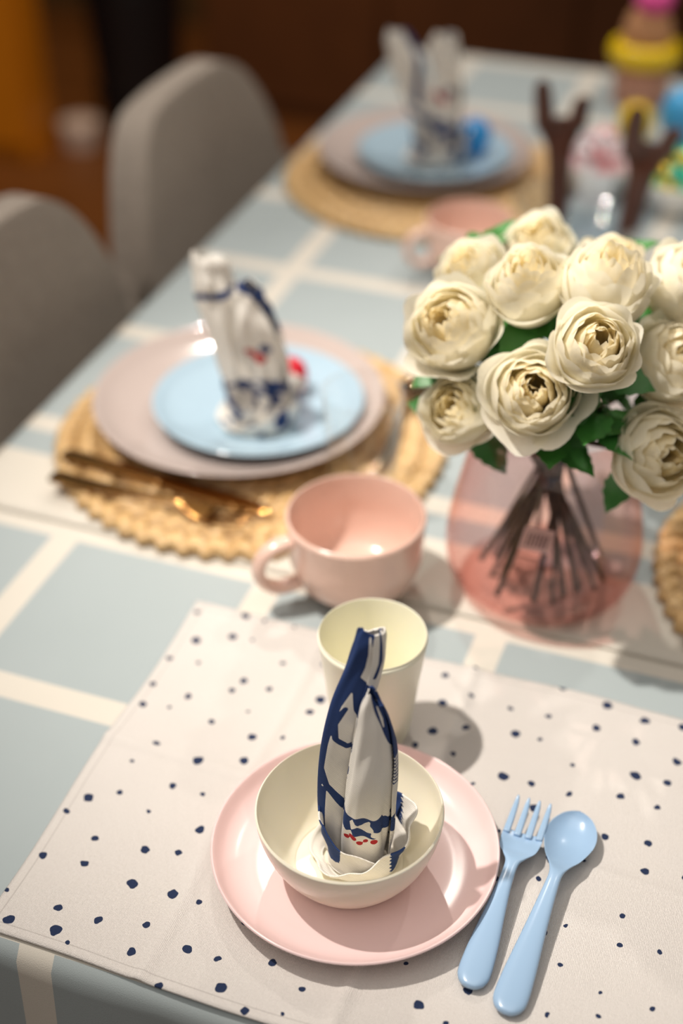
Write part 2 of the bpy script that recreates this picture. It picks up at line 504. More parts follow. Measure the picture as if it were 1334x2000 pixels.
# ------------------------------------------------------------------ cutlery
def csec(y, w, th, z0, sag=0, n=24, xc=0):
    P = []
    for j in range(n):
        a = 2*pi*j/n
        c = math.cos(a); s = math.sin(a)
        cc = math.copysign(abs(c)**.8, c); ss = math.copysign(abs(s)**.9, s)
        P.append((xc+w*cc, y, z0+th*ss+sag*(c*c-1)))
    return P
def from_table(rows, n=10, ns=24):
    rr = catmull(rows, n)
    return loft([csec(r[0], max(r[1], 1e-4), max(r[2], 1e-4), r[3], r[4], ns) for r in rr])
def kid_spoon():
    return from_table([
        (0, .0005, .0003, .004, 0), (.0012, .0050, .0024, .004, 0), (.005, .0088, .0034, .004, 0), (.012, .0106, .0038, .0045, 0), (.03, .0098, .0036, .0068, 0), (.06, .0072, .0032, .0100, 0),
        (.09, .0050, .0028, .0122, 0), (.105, .0045, .0025, .0125, .0003), (.114, .0070, .0020, .0118, .002), (.124, .0125, .0014, .0105, .0050),
        (.139, .0170, .0011, .0095, .008), (.151, .0158, .001, .0095, .0075), (.160, .0108, .001, .0098, .005), (.164, .005, .0009, .0102, .002), (.1652, .0003, .0005, .0105, 0)], 8, 40)
def kid_fork():
    body = from_table([
        (0, .0005, .0003, .004, 0), (.0012, .0048, .0024, .004, 0), (.005, .0085, .0034, .004, 0), (.012, .0102, .0038, .0045, 0), (.03, .0094, .0036, .0068, 0), (.055, .0068, .0032, .0100, 0),
        (.078, .0047, .0028, .0122, 0), (.094, .0045, .0024, .0125, .0002), (.101, .0075, .002, .012, .001), (.109, .0122, .0014, .0105, .0025),
        (.119, .0136, .0012, .009, .003), (.1255, .0136, .0012, .0085, .0028), (.1265, .0131, .0007, .0085, .0028)], 8, 40)
    parts = [body]
    for k in range(4):
        x = -.0112+k*.00747
        rows = catmull([(.122, .0024, .0012, .0078+abs(x)*.12), (.136, .0022, .0012, .0085+abs(x)*.1), (.147, .0017, .0011, .0112), (.1515, .0009, .0008, .013), (.1525, .0001, .0002, .0135)], 6)
        parts.append(loft([csec(r[0], r[1], r[2], r[3], 0, 14, x) for r in rows]))
    return join(*parts)
o = mk('fork', *kid_fork(), M_bluepl, True, None, (-.106, .5165, ZP), math.radians(-1))
tag(o, 'light blue plastic fork with four tines, handle toward table edge', 'fork')
o = mk('spoon', *kid_spoon(), M_bluepl, True, None, (-.081, .5065, ZP), math.radians(-3))
tag(o, 'light blue plastic spoon lying beside the fork', 'spoon')

def steel_fork():
    body = from_table([(0, .001, .0006, .002, 0), (.004, .0095, .0018, .002, 0), (.03, .0085, .0018, .002, 0), (.08, .0045, .002, .006, 0), (.125, .004, .002, .008, 0),
                       (.14, .009, .0014, .006, .001), (.155, .0125, .001, .004, .002), (.162, .0125, .0008, .004, .002)], 6, 16)
    ps = [body]
    for k in range(4):
        x = -.0105+k*.007
        ps.append(loft([csec(y, w, .0009, z, 0, 8, x) for y, w, z in ((.158, .002, .003), (.175, .0018, .004), (.19, .0014, .007), (.197, .0005, .009))]))
    return join(*ps)
def steel_spoon(s=1):
    return from_table([(0, .001, .0006, .002, 0), (.004, .0085, .0012, .002, 0), (.03, .0075, .0012, .002, 0), (.07, .0035, .0014, .006, 0), (.1, .003, .0016, .008, 0),
                       (.113, .009, .001, .0085, .003), (.13, .0165, .0009, .009, .007), (.146, .014, .0009, .009, .006), (.156, .006, .0008, .0095, .002), (.158, .0003, .0004, .0098, 0)], 6, 20)
def steel_knife():
    return from_table([(0, .001, .0006, .003, 0), (.003, .0085, .0028, .003, 0), (.05, .0085, .003, .003, 0), (.1, .0075, .0028, .003, 0), (.108, .0095, .0014, .003, 0),
                       (.17, .0105, .001, .003, 0), (.2, .008, .0009, .003, 0), (.213, .0008, .0005, .003, 0)], 6, 14)
zcut = ZC+.0125
o = mk('fork', *steel_fork(), M_steel, True, None, (-.605, .898, zcut), math.radians(-92)); tag(o, 'polished golden metal fork lying on straw placemat', 'fork')
o = mk('knife', *steel_knife(), M_steel, True, None, (-.61, .933, zcut-.001), math.radians(-95)); tag(o, 'polished golden metal table knife lying on straw placemat', 'knife')
o = mk('spoon', *steel_spoon(), M_spoon, True, None, (-.335, 1.015, zcut-.001), math.radians(2)); tag(o, 'polished steel spoon on straw placemat beside plates', 'spoon')

# ------------------------------------------------------------------ mugs
prof = [(0, .002), (.029, .002), (.031, 0)]+smoothprof([(.034, 0), (.036, .004), (.048, .016), (.0545, .035), (.0555, .055), (.0567, .073)], 7)+\
       smoothprof([(.0567, .073), (.0553, .0745), (.0535, .073), (.0515, .055), (.0505, .036), (.045, .019), (.033, .0095), (0, .007)], 7)
mv, mf = lathe(prof, 128)
hp = catmull([(.050, 0, .060), (.062, 0, .0615), (.076, 0, .056), (.0835, 0, .042), (.079, 0, .027), (.066, 0, .0185), (.049, 0, .02)], 8)
hv, hf = tube(hp, .0052, 16, 1.5)
def mug(loc, az, s=1):
    e = empty('mug', loc, az); e.scale = (s, s, s)
    mk('mug_body', mv, mf, M_mug, True, e)
    mk('handle', hv, hf, M_mug, True, e)
    return e
e = mug((-.301, .861, T+.0015), math.radians(221)); tag(e, 'wide pink glazed mug with ring handle on tablecloth', 'mug', 'pink wide mugs')
e = mug((-.372, 1.445, ZC), math.radians(215), .88); tag(e, 'wide pink glazed mug near a straw placemat', 'mug', 'pink wide mugs')

prof = [(0, 0)]+smoothprof([(.026, 0), (.0285, .003), (.032, .04), (.0355, .105)], 5)+[(.0352, .1052)]+smoothprof([(.0349, .105), (.0314, .04), (.0275, .006), (0, .005)], 5)
o = mk('drinking_glass', *lathe(prof, 64), M_clear, True, None, (-.336, .976, ZC+.0105)); tag(o, 'clear drinking glass standing behind pink mug', 'glass')

# ------------------------------------------------------------------ napkins
def segdist(px, pz, poly):
    d = np.full(px.shape, 9.)
    for (x0, z0, w0), (x1, z1, w1) in zip(poly[:-1], poly[1:]):
        dx, dz = x1-x0, z1-z0; L = dx*dx+dz*dz+1e-12
        t = np.clip(((px-x0)*dx+(pz-z0)*dz)/L, 0, 1)
        dd = np.hypot(px-(x0+t*dx), pz-(z0+t*dz))-(w0+(w1-w0)*t)
        d = np.minimum(d, dd)
    return d
def fbm(V, sc, seed):
    return np.array([mnoise.fractal(Vector((v[0]*sc+seed, v[1]*sc, v[2]*sc)), 1, 2, 2) for v in V])

def ear(spine, topfun, phi0, turns, seed, N=130, M=160, crumple=.0012):
    sp = np.array(catmull(spine, 12)); ts = np.linspace(0, 1, len(sp))
    V = np.zeros((M, N, 3)); K = np.linspace(0, 1, N)
    for j in range(N):
        k = K[j]; phi = phi0+k*turns*2*pi
        tmax = topfun(phi)
        for i in range(M):
            t = i/(M-1)*tmax
            c = [np.interp(t, ts, sp[:, q]) for q in range(5)]
            sc = 1-.26*k
            cs, sn = math.cos(phi), math.sin(phi)
            cr = 1+.05*math.sin(phi*3+t*5+seed)+.03*math.sin(phi*7-t*9+seed)-.07*abs(math.sin(phi*1.5+t*2.2+seed))**6
            dent = crumple*mnoise.noise(Vector((math.cos(phi)*1.4, math.sin(phi)*1.4+t*6, seed+k)))
            V[i, j] = (c[0]+(c[3]*sc*cr+dent)*cs, c[1]+(c[4]*sc*cr+dent)*math.copysign(abs(sn)**.8, sn), c[2]+.002*math.sin(phi*2+seed))
    F = [(i*N+j, i*N+j+1, (i+1)*N+j+1, (i+1)*N+j) for i in range(M-1) for j in range(N-1)]
    return V.reshape(-1, 3), F, np.tile(K, M), np.repeat(np.linspace(0, 1, M), N)

def collar(r0, zb, za, th0, seed, ry=.86, N=200, M=36, start=0, slant=1):
    V = []; F = []
    for i in range(N):
        s = i/(N-1); th = start+s*2.15*pi
        rim = zb+za*math.cos(th-th0)+.0012*math.sin(th*5+seed)
        for j in range(M):
            t = j/(M-1)
            z = .0015+t*(rim-.0015)
            pl = abs(math.sin(2.1*(th*slant+z*55)+seed))**1.5
            pl2 = math.sin(5.3*(th*slant+z*40)+seed*2)
            r = r0*(.86+.24*t**.7)+.0028*pl*(.3+.7*t)+.0008*pl2+.0012*s
            r += .0022*mnoise.noise(Vector((th*1.5, t*2, seed)))
            if t > .9: r += .0012*((t-.9)/.1)
            V.append((r*math.cos(th), r*ry*math.sin(th), z))
    for i in range(N-1):
        for j in range(M-1):
            F.append((i*M+j, (i+1)*M+j, (i+1)*M+j+1, i*M+j+1))
    return np.array(V), F

def napkin(name, A, B, loc, rz, style=0, mat=M_print):
    Vs = []; Fs = []; ink = []; red = []
    crm = .0012 if style == 0 else .0055
    bs = 1.0 if style == 0 else 1.2
    def add(V, F, a, r):
        o = sum(len(v) for v in Vs)
        Vs.append(np.asarray(V)); Fs.extend([tuple(i+o for i in f) for f in F]); ink.append(a); red.append(r)
    V, F, K, TT = ear(A, lambda p: 1-.045*(1+math.cos(p-1.2)), -pi*.42, 1.4, 1+style, crumple=crm)
    x, y, z = V.T
    spA = np.array(catmull(A, 12))
    cx = np.interp(z, spA[:, 2], spA[:, 0]); hw = np.interp(z, spA[:, 2], spA[:, 3]); H = spA[-1, 2]
    q = (x-cx)/hw
    Z = z/H*.187
    X = q*.0135
    nb = fbm(V, 60, 3)
    if style == 0:
        d = segdist(X, Z, [(-.004, .192, .009), (-.006, .178, .0085), (-.008, .160, .0075), (-.009, .146, .006), (-.011, .132, .0045), (-.0125, .10, .003), (-.0135, .05, .0028)])
        d = np.minimum(d, segdist(X, Z, [(-.004, .152, .004), (.003, .144, .006), (.007, .132, .0065), (.013, .12, .005)]))
        d = np.maximum(d, -segdist(X, Z, [(.000, .183, .0008), (.002, .172, .0016), (.001, .163, .001)]))
        d = np.minimum(d, segdist(X, Z, [(-.004, .130, .0016), (-.008, .118, .002), (-.006, .106, .0018), (.001, .1, .0018), (.009, .105, .0018)]))
        d = np.minimum(d, segdist(X, Z, [(-.013, .085, .0015), (-.008, .066, .002), (.004, .05, .003)]))
        d = np.minimum(d, segdist(X, Z, [(-.0115, .06, .004), (-.0125, .03, .005)]))
        d = np.minimum(d, segdist(X, Z, [(.009, .19, .0008), (.010, .165, .0014), (.008, .155, .0012)]))
    elif style == 1:
        d = segdist(X, Z, [(-.014, .143, .003), (.002, .146, .004), (.014, .153, .003)])
        d = np.minimum(d, np.maximum(Z-.062, (.02-nb)*.02))
    else:
        d = segdist(X, Z, [(.010, .19, .004), (.012, .15, .003), (.006, .12, .003), (.0, .09, .004)])
        d = np.minimum(d, segdist(X, Z, [(-.012, .08, .003), (.01, .06, .006)]))
    back = y > np.interp(z, spA[:, 2], spA[:, 1])+.003
    a = np.where(back, nb-.25, -d*120)
    add(V, F, a, np.full(len(V), -1.))
    V, F, K, TT = ear(B, lambda p: 1-.12*max(0, math.cos(p+.55))**1.5, -pi*.12, 1.22, 5+style, crumple=crm)
    x, y, z = V.T
    spB = np.array(catmull(B, 12)); HB = spB[-1, 2]
    cx = np.interp(z, spB[:, 2], spB[:, 0]); hw = np.interp(z, spB[:, 2], spB[:, 3])
    q = (x-cx)/hw; Z = z/HB*.154; X = q*.0165
    nb = fbm(V, 110, 9)
    d = segdist(X, Z, [(.000, .158, .004), (.007, .150, .006), (.0115, .137, .006), (.0145, .12, .004), (.0165, .108, .002)])
    d = np.maximum(d, -segdist(X, Z, [(.0065, .147, .0006), (.0085, .138, .0012), (.009, .132, .0006)]))
    if style == 1: d = np.minimum(d, segdist(X, Z, [(-.01, .152, .004), (.006, .148, .005), (.016, .13, .003)]))
    if style == 2: d = d+.004
    band = np.maximum(np.abs(Z-.0485+.002*np.sin(X*450))-.0085, (nb-.22)*.02)
    d = np.minimum(d, band)
    if style == 0:
        ticks = np.maximum(np.abs(((Z-.085) % .0028)-.0014)-.0007, np.maximum(.0125-X, np.abs(Z-.098)-.016))
        d = np.minimum(d, ticks)
    d = np.minimum(d, segdist(X, Z, [(-.0165, .03, .001), (-.0165, .09, .0008)]))
    rd = np.full(len(V), 9.)
    if style:
        rd = np.minimum(rd, segdist(X, Z, [(-.010, .088, .003), (-.002, .080, .0045)]))
        d = np.minimum(d, np.hypot(X-.003, Z-.090)-.005)
        d = np.minimum(d, np.maximum(np.abs(Z-.035)-.012, (.1-nb)*.02))
    else:
        for dx_, dz_, r_ in ((-.012, .035, .0018), (-.0085, .0375, .0022), (-.0045, .0345, .0020), (-.001, .037, .0016), (.004, .0355, .0022)):
            rd = np.minimum(rd, np.hypot(X-dx_, Z-dz_)-r_)
    back = y > np.interp(z, spB[:, 2], spB[:, 1])+.003
    a = np.where(back, nb-.15, -d*120)
    add(V, F, a, -rd*100)
    for (r0, zb, za, th0, sd, st, sl) in ((.0228*bs, .031, .015, 2.7, 3, 1.8, -1), (.0275*bs, .024, .018, .25, 8, .6, 1)):
        V, F = collar(r0, zb, za, th0, sd, start=st, slant=sl)
        nb = fbm(V, 70, sd*3)
        if sd == 8:
            a = np.where((V[:, 0] > .016) & (V[:, 2] > .008), .0045-np.abs(V[:, 0]-.0225)+.0012*np.sin(V[:, 2]*2200+V[:, 0]*900), -.5)
        else:
            a = np.where((V[:, 0] < -.014) & (V[:, 2] > .012), nb+.08, nb-.8)
        if style: a = np.maximum(a, nb-.28)
        add(V, F, a, np.full(len(V), -1.))
    n = 60; V = [(0, 0, .002)]+[(.023*bs*math.cos(2*pi*i/n), .020*bs*math.sin(2*pi*i/n), .0015) for i in range(n)]
    add(np.array(V), [(0, 1+i, 1+(i+1) % n) for i in range(n)], np.full(n+1, -1.), np.full(n+1, -1.))
    o = mk(name, np.concatenate(Vs), Fs, mat, True, None, loc, rz, attrs={'ink': np.concatenate(ink), 'red': np.concatenate(red)})
    s = o.modifiers.new('s', 'SOLIDIFY'); s.thickness = .0009; s.offset = 0
    return o
R20 = math.radians(20)
A = [(-.013, .006, .004, .014, .009), (-.016, .006, .035, .0140, .009), (-.013, .008, .080, .0150, .010), (-.008, .009, .125, .0142, .009), (.000, .010, .160, .0118, .0080), (.003, .010, .180, .0100, .0065), (.004, .010, .190, .0078, .0042)]
B = [(.003, -.005, .004, .016, .011), (.003, -.008, .03, .0175, .012), (.004, -.009, .07, .0170, .0125), (.006, -.009, .105, .0150, .0115), (.006, -.009, .130, .0115, .009), (.005, -.009, .146, .0080, .006), (.0045, -.009, .156, .0038, .0035)]
o = napkin('napkin', A, B, (-.2, .588, ZB+.0035), R20)
tag(o, 'cotton bunny-ear folded napkin with navy and red print in bowl', 'napkin', 'bunny-ear folded napkins')
def fat(P, k): return [(a, b, c, d*k, e*k) for a, b, c, d, e in P]
A2 = fat([(-.008, .004, .004, .012, .009), (-.014, .004, .03, .0135, .010), (-.024, .005, .065, .0150, .011), (-.033, .006, .110, .0175, .011), (-.038, .006, .140, .0175, .010), (-.040, .006, .160, .0150, .009), (-.042, .006, .171, .0095, .005)], 1.15)
B2 = fat([(.008, -.003, .004, .013, .011), (.009, -.005, .03, .0145, .012), (.008, -.006, .060, .0150, .012), (.004, -.007, .090, .0170, .011), (-.001, -.007, .117, .0160, .010), (-.005, -.007, .137, .0125, .007), (-.008, -.007, .150, .0075, .004)], 1.15)
o = napkin('napkin', A2, B2, (-.455, 1.028, ZM+.0085+.005), R20, 1)
tag(o, 'folded napkin with navy print standing on light blue plate', 'napkin', 'bunny-ear folded napkins')
A3 = fat([(-.010, .004, .004, .012, .009), (-.016, .004, .03, .0130, .010), (-.025, .005, .070, .0145, .011), (-.037, .006, .11, .0170, .011), (-.046, .006, .14, .0180, .010), (-.051, .006, .157, .015, .008), (-.053, .006, .168, .009, .005)], 1.15)
B3 = fat([(.010, -.003, .004, .013, .011), (.010, -.005, .03, .0145, .012), (.009, -.006, .07, .0150, .012), (.007, -.007, .10, .0170, .011), (.005, -.007, .13, .0175, .010), (.004, -.007, .155, .0145, .008), (.003, -.007, .167, .009, .005)], 1.15)
o = napkin('napkin', A3, B3, (-.480, 1.675, ZM+.0085+.005), R20, 2)
tag(o, 'folded printed napkin with widely parted ears on light blue plate', 'napkin', 'bunny-ear folded napkins')

def egg(name, loc, s, mat, label):
    pr = [(s*math.sin(a)*(1-.12*math.cos(a)), s*1.25*(1-math.cos(a))) for a in np.linspace(0, pi, 24)]
    pr[0] = (0, pr[0][1]); pr[-1] = (0, pr[-1][1])
    v, f = lathe(pr, 32)
    o = mk(name, v, f, mat, True, None, loc); tag(o, label, 'egg'); return o
F_red = simple('red_foil', 'd0122c', .3, var=.1); F_blue = simple('blue_foil', '2a94dc', .25, var=.1)
F_yel = simple('yellow_foil', 'f4cc18', .3, var=.1); F_lb = simple('azure_foil', '4aaee8', .35, var=.1)
egg('chocolate_egg', (-.446, 1.084, ZM+.0135), .0160, F_red, 'red foil-wrapped chocolate egg on light blue plate')
egg('chocolate_egg', (-.440, 1.712, ZM+.0135), .020, F_blue, 'bright blue foil-wrapped egg on light blue plate')

# ------------------------------------------------------------------ vase & roses
VX, VY = -.160, .920; VZ = ZC
vprof_o = smoothprof([(.0, 0), (.046, .0), (.063, .004), (.075, .018), (.0795, .043), (.0765, .072), (.0690, .108), (.0630, .14), (.064, .158), (.070, .172)], 8)
vprof_i = smoothprof([(.070, .172), (.069, .1725), (.0625, .158), (.0615, .14), (.0675, .108), (.075, .072), (.078, .043), (.0735, .020), (.061, .0075), (.042, .005), (0, .005)], 8)
ve = empty('vase', (VX, VY, VZ))
mk('vase_body', *lathe(vprof_o+vprof_i[1:], 96), M_vase, True, ve)
tg = mk('price_tag', *box(-.012, .012, -.0004, .0004, -.010, .010), M_tag, False, ve)
tg.location = (.006, -.062, .088); tg.rotation_euler = (-.15, .25, .35)
tg['label'] = 'small pale price sticker'
mk('tag_print', *join(*[box(-.008+k*.003, -.0065+k*.003, -.0009, -.00045, -.006, .005) for k in range(6)]), M_tagprint, False, tg)
tag(ve, 'rounded transparent pink glass vase holding white roses', 'vase')

def bloom(seed, closed):
    rd = random.Random(seed)
    V = []; F = []; Wm = []
    def petal(R, al, th0, wth, ruf, curl, warm, dx=0, dy=0, kk=1.0, low=0):
        nu, nv = 18, 16; o = len(V); ph = rd.random()*6; k = rd.uniform(2.5, 5)
        rt = min(R*math.sin(al), .030)
        tip = .0315*math.sqrt(1-(rt/.0315)**2)*kk-low
        bot = -.031*1.0
        ca = math.cos(al)
        for i in range(nv+1):
            v = i/nv
            for j in range(nu+1):
                u = j/nu*2-1
                vv = v*(1-.28*abs(u)**3.5-.05*math.exp(-((u-.1*math.sin(ph))/.14)**2)+.02*math.sin(u*5+ph))
                a = vv*al
                r = R*math.sin(min(a, pi*.98))
                f = (1-math.cos(a))/(1-ca)
                z = bot+(tip-bot)*f
                w = wth*(.35+.65*v**.55)
                r += curl*vv**4+ruf*math.sin(u*k+ph)*vv**3+ruf*.12*math.sin(u*11+ph*2)*vv**5
                r -= R*.05*abs(u)**3*vv
                z -= curl*.8*vv**6
                z += ruf*.5*math.cos(u*k*1.3+ph)*vv**4
                th = th0+u*w
                V.append((r*math.cos(th)+dx*vv, r*math.sin(th)+dy*vv, z))
                Wm.append(min(1, warm*(1-.3*v)+.10*(1-v)))
        for i in range(nv):
            for j in range(nu):
                a_ = o+i*(nu+1)+j
                F.append((a_, a_+1, a_+nu+2, a_+nu+1))
    if closed:
        layers = [(.008, 2.4, 3, 1.3, .0010, 0, .55, .97), (.013, 2.4, 4, 1.1, .0014, 0, .4, .97), (.018, 2.4, 4, 1.1, .0016, 0, .25, .96), (.0225, 2.35, 4, 1.1, .0016, .0003, .14, .95),
                  (.0262, 2.2, 4, 1.1, .0018, .001, .07, .93), (.0290, 1.95, 5, 1.0, .0022, .002, .03, .9), (.0305, 1.65, 4, 1.0, .0024, .005, .0, .9)]
    else:
        for k in range(16):
            f = (k/15)**.8; R = .006+.013*f
            petal(R, rd.uniform(2.35, 2.75), rd.random()*6.28, rd.uniform(.9, 1.3), .0013, .0, .65-.35*f, rd.uniform(-.003, .003), rd.uniform(-.003, .003), .90+rd.uniform(-.04, .03))
        layers = [(.0205, 2.4, 4, 1.1, .0015, 0, .28, .91), (.0235, 2.3, 5, 1.05, .0016, .0003, .18, .91),
                  (.0262, 2.15, 5, 1.05, .0018, .0008, .10, .90), (.0290, 1.9, 5, 1.0, .0022, .0025, .04, .9), (.0305, 1.55, 4, .95, .0024, .007, .0, 1)]
    for R, al, n, w, ruf, curl, warm, kk in layers:
        off = rd.random()*6
        for k in range(n):
            petal(R*rd.uniform(.95, 1.05), al*rd.uniform(.93, 1.04), off+2*pi*k/n+rd.uniform(-.25, .25), w*rd.uniform(.85, 1.15), ruf*rd.uniform(.6, 1.4), curl*rd.uniform(.3, 1.6), warm,
                  rd.uniform(-.001, .001), rd.uniform(-.001, .001), kk)
    return V, F, Wm
blooms = []
for sd in range(6):
    v, f, w = bloom(sd*11+3, sd >= 3)
    me = bpy.data.meshes.new('bloom'); me.from_pydata(v, [], f); me.materials.append(M_petal)
    me.polygons.foreach_set('use_smooth', [True]*len(f))
    at = me.attributes.new('warm', 'FLOAT', 'POINT'); at.data.foreach_set('value', np.array(w, dtype=np.float32))
    blooms.append(me)
def leafmesh():
    V = []; F = []; nu, nv = 6, 12
    for i in range(nv+1):
        v = i/nv
        w = .013*math.sin(pi*min(v**.8, 1))+.0003
        w *= 1+.08*math.sin(v*40)
        for j in range(nu+1):
            u = j/nu*2-1
            V.append((u*w, v*.045, -.010*v*v+.003*abs(u)*(1-v)+.002*math.sin(v*8)))
    for i in range(nv):
        for j in range(nu):
            a = i*(nu+1)+j; F.append((a, a+1, a+nu+2, a+nu+1))
    me = bpy.data.meshes.new('leaf'); me.from_pydata(V, [], F); me.materials.append(M_leaf)
    me.polygons.foreach_set('use_smooth', [True]*len(F)); return me
LM = leafmesh()
roses = [  # X, Y, z above table, scale, lean, bloom
 (-.232, .872, .250, 1.08, .75, 0), (-.184, .892, .283, .97, .35, 3), (-.131, .897, .290, 1.05, .2, 4), (-.082, .952, .273, 1.0, .55, 5),
 (-.125, .838, .274, .95, .75, 1), (-.163, .832, .234, 1.02, .9, 2), (-.220, .856, .194, .92, .9, 3), (-.080, .905, .234, 1.05, .7, 0),
 (-.076, .857, .188, 1.05, 1.05, 1), (-.203, 1.008, .258, .87, .6, 4), (-.238, .944, .258, .88, .6, 5), (-.140, .978, .262, .90, .4, 3),
 (-.075, 1.010, .232, .88, .8, 4)]
rr = random.Random(5)
CAMG = Vector((.342, -.94, 0))
def stem_path(base, ax, idx):
    az = idx*2.39996+.6
    u = Vector((math.cos(az), math.sin(az), 0))
    foot = Vector((VX, VY, VZ+.009+rr.random()*.008))+u*rr.uniform(.036, .057)
    u2 = Vector((math.cos(az+rr.uniform(-.8, .8)), math.sin(az+rr.uniform(-.8, .8)), 0))
    neck = Vector((VX, VY, VZ+.15+rr.random()*.015))-u2*rr.uniform(.010, .030)
    mid = (base+neck)/2-ax*.006
    return catmull([base+ax*.004, base-ax*.012, mid, neck, (neck*.5+foot*.5), foot], 6)
for i, (x, y, z, sc, lean, bk) in enumerate(roses):
    out = Vector((x-VX, y-VY, 0))
    d = (out.normalized()*.5+CAMG*.6) if out.length > .02 else CAMG.copy()
    d.z = 0; d.normalize()
    ax = (Vector((0, 0, 1))*math.cos(lean)+d*math.sin(lean)).normalized()
    e = empty('rose', (x, y, T+z))
    b = bpy.data.objects.new('bloom', blooms[bk]); COL.objects.link(b); b.parent = e
    q = ax.to_track_quat('Z', 'Y').to_matrix().to_4x4() @ Matrix.Rotation(rr.random()*6, 4, 'Z') @ Matrix.Diagonal((sc, sc, sc, 1))
    b.matrix_local = q
    P0 = Vector((x, y, T+z))
    base = P0-ax*.028*sc
    pts = [Vector(p)-P0 for p in stem_path(base, ax, i)]
    mk('stem', *tube(pts, .0024, 8), M_stem, True, e)
    for k in range(4):
        l = bpy.data.objects.new('leaf', LM); COL.objects.link(l); l.parent = e
        az = 2*pi*k/4+rr.random()*1.5
        if k < 3:
            qq = ax.to_track_quat('Z', 'Y').to_matrix().to_4x4() @ Matrix.Rotation(az, 4, 'Z') @ Matrix.Translation((0, .006, -.031*sc)) @ Matrix.Rotation(rr.uniform(-.5, .2), 4, 'X')
        else:
            pp = (base*.6+Vector((VX, VY, VZ+.15))*.4)-P0
            qq = Matrix.Translation(pp) @ Matrix.Rotation(az, 4, 'Z') @ Matrix.Rotation(rr.uniform(-.9, -.1), 4, 'X')
        l.matrix_local = qq
    tag(e, 'cream-white peony rose with green leaves in pink vase', 'flower', 'white roses in the vase')
for i, (x, y, z, yaw) in enumerate([(-.238, .995, .255, 2.6), (-.150, .858, .205, -1.8), (-.120, .862, .215, -1.2), (-.100, .880, .200, -.6), (-.190, .880, .220, -2.5), (-.155, 1.02, .255, 1.6)]):
    P0 = Vector((x, y, T+z)); e = empty('leafy_sprig', P0)
    ax = Vector((math.cos(yaw)*.6, math.sin(yaw)*.6, .8)).normalized()
    pts = [Vector(p)-P0 for p in stem_path(P0, ax, i+13)]
    mk('stem', *tube(pts, .0018, 8), M_stem, True, e)
    for k in range(4):
        l = bpy.data.objects.new('leaf', LM); COL.objects.link(l); l.parent = e
        l.matrix_local = Matrix.Translation((0, 0, -.006*k)) @ Matrix.Rotation(yaw-pi/2+(k-1.5)*.8, 4, 'Z') @ Matrix.Rotation(.35-.15*k, 4, 'X')
    tag(e, 'green leafy sprig among white roses in pink vase', 'foliage', 'leafy sprigs in the vase')

# ------------------------------------------------------------------ salad bowl, servers, sweets
SB = (-.262, 1.565)
prof = [(0, 0)]+smoothprof([(.036, 0), (.044, .003), (.070, .022), (.088, .050)], 6)+[(.0876, .0503)]+smoothprof([(.0865, .050), (.0685, .0235), (.043, .0055), (0, .0045)], 6)
o = mk('salad_bowl', *lathe(prof, 80), glassy('pale_glass', (.90, .935, .96, 1), .6, .10), True, None, (SB[0], SB[1], ZC)); tag(o, 'clear glass salad bowl holding dark wooden servers', 'bowl')
def server():
    body = from_table([(0, .002, .001, 0, 0), (.004, .012, .006, 0, 0), (.05, .0135, .008, 0, 0), (.085, .0155, .008, 0, 0), (.10, .020, .007, 0, .002), (.112, .026, .006, 0, .004), (.122, .029, .006, .002, .005), (.126, .028, .005, .003, .005)], 6, 24)
    ps = [body]
    for k, (x, L) in enumerate(((-.0190, .060), (.0190, .040))):
        rows = catmull([(.114+L*t, .0115*(1-.3*t**3)*s_, .0070*s_, .002+.012*t*t) for t, s_ in ((0, 1), (.4, 1), (.75, 1), (.93, .8), (1, .15))], 4)
        ps.append(loft([csec(r[0], r[1], r[2], r[3], 0, 14, x*(1+.3*(r[0]-.12)/.05)) for r in rows]))
    return join(*ps)
sv, sf = server()
def put_server(base, head, lab):
    b = Vector(base); h = Vector(head); d = (h-b).normalized()
    zf = (CAMG-d*CAMG.dot(d)).normalized(); xa = d.cross(zf)
    o = mk('serving_fork', sv, sf, M_dwood, True, None, b)
    m = Matrix((xa, d, zf)).transposed()
    o.rotation_euler = m.to_euler()
    tag(o, lab, 'serving fork', 'dark wooden salad servers')
put_server((-.300, 1.585, T+.012), (-.312, 1.60, T+.19), 'dark wooden salad fork standing in clear glass bowl')
put_server((-.212, 1.552, T+.012), (-.192, 1.55, T+.19), 'dark wooden salad fork leaning on glass bowl rim')

prof = [(0, 0)]+smoothprof([(.030, 0), (.034, .003), (.046, .02), (.050, .040)], 5)+[(.0488, .041)]+smoothprof([(.0475, .040), (.0435, .021), (.031, .006), (0, .005)], 5)
cb, cf = lathe(prof, 56)
CB = [((-.278, 1.722), 'small white bowl of pink and white wrapped sweets'), ((-.175, 1.700), 'small white bowl of green and gold wrapped sweets')]
cm = [[simple('pink_foil', 'f4ccd0', .3, .1), simple('silver_foil', 'f4f2f4', .25, .2), simple('rose_foil', 'e8a0a4', .3, .1)],
      [simple('green_foil', '2cc890', .25, .3), simple('gold_foil', 'f0cc40', .25, .4), simple('teal_foil', '50d8c0', .25, .3)]]
def candy():
    rows = [(-.016, .007), (-.012, .004), (-.0095, .002), (-.008, .006), (-.004, .0095), (0, .0105), (.004, .0095), (.008, .006), (.0095, .002), (.012, .004), (.016, .007)]
    return loft([[(r*math.cos(2*pi*j/14)*(1+.15*math.cos(j*pi)*(abs(y) > .009)), y, r*math.sin(2*pi*j/14)) for j in range(14)] for y, r in rows])
cv, cfa = candy()
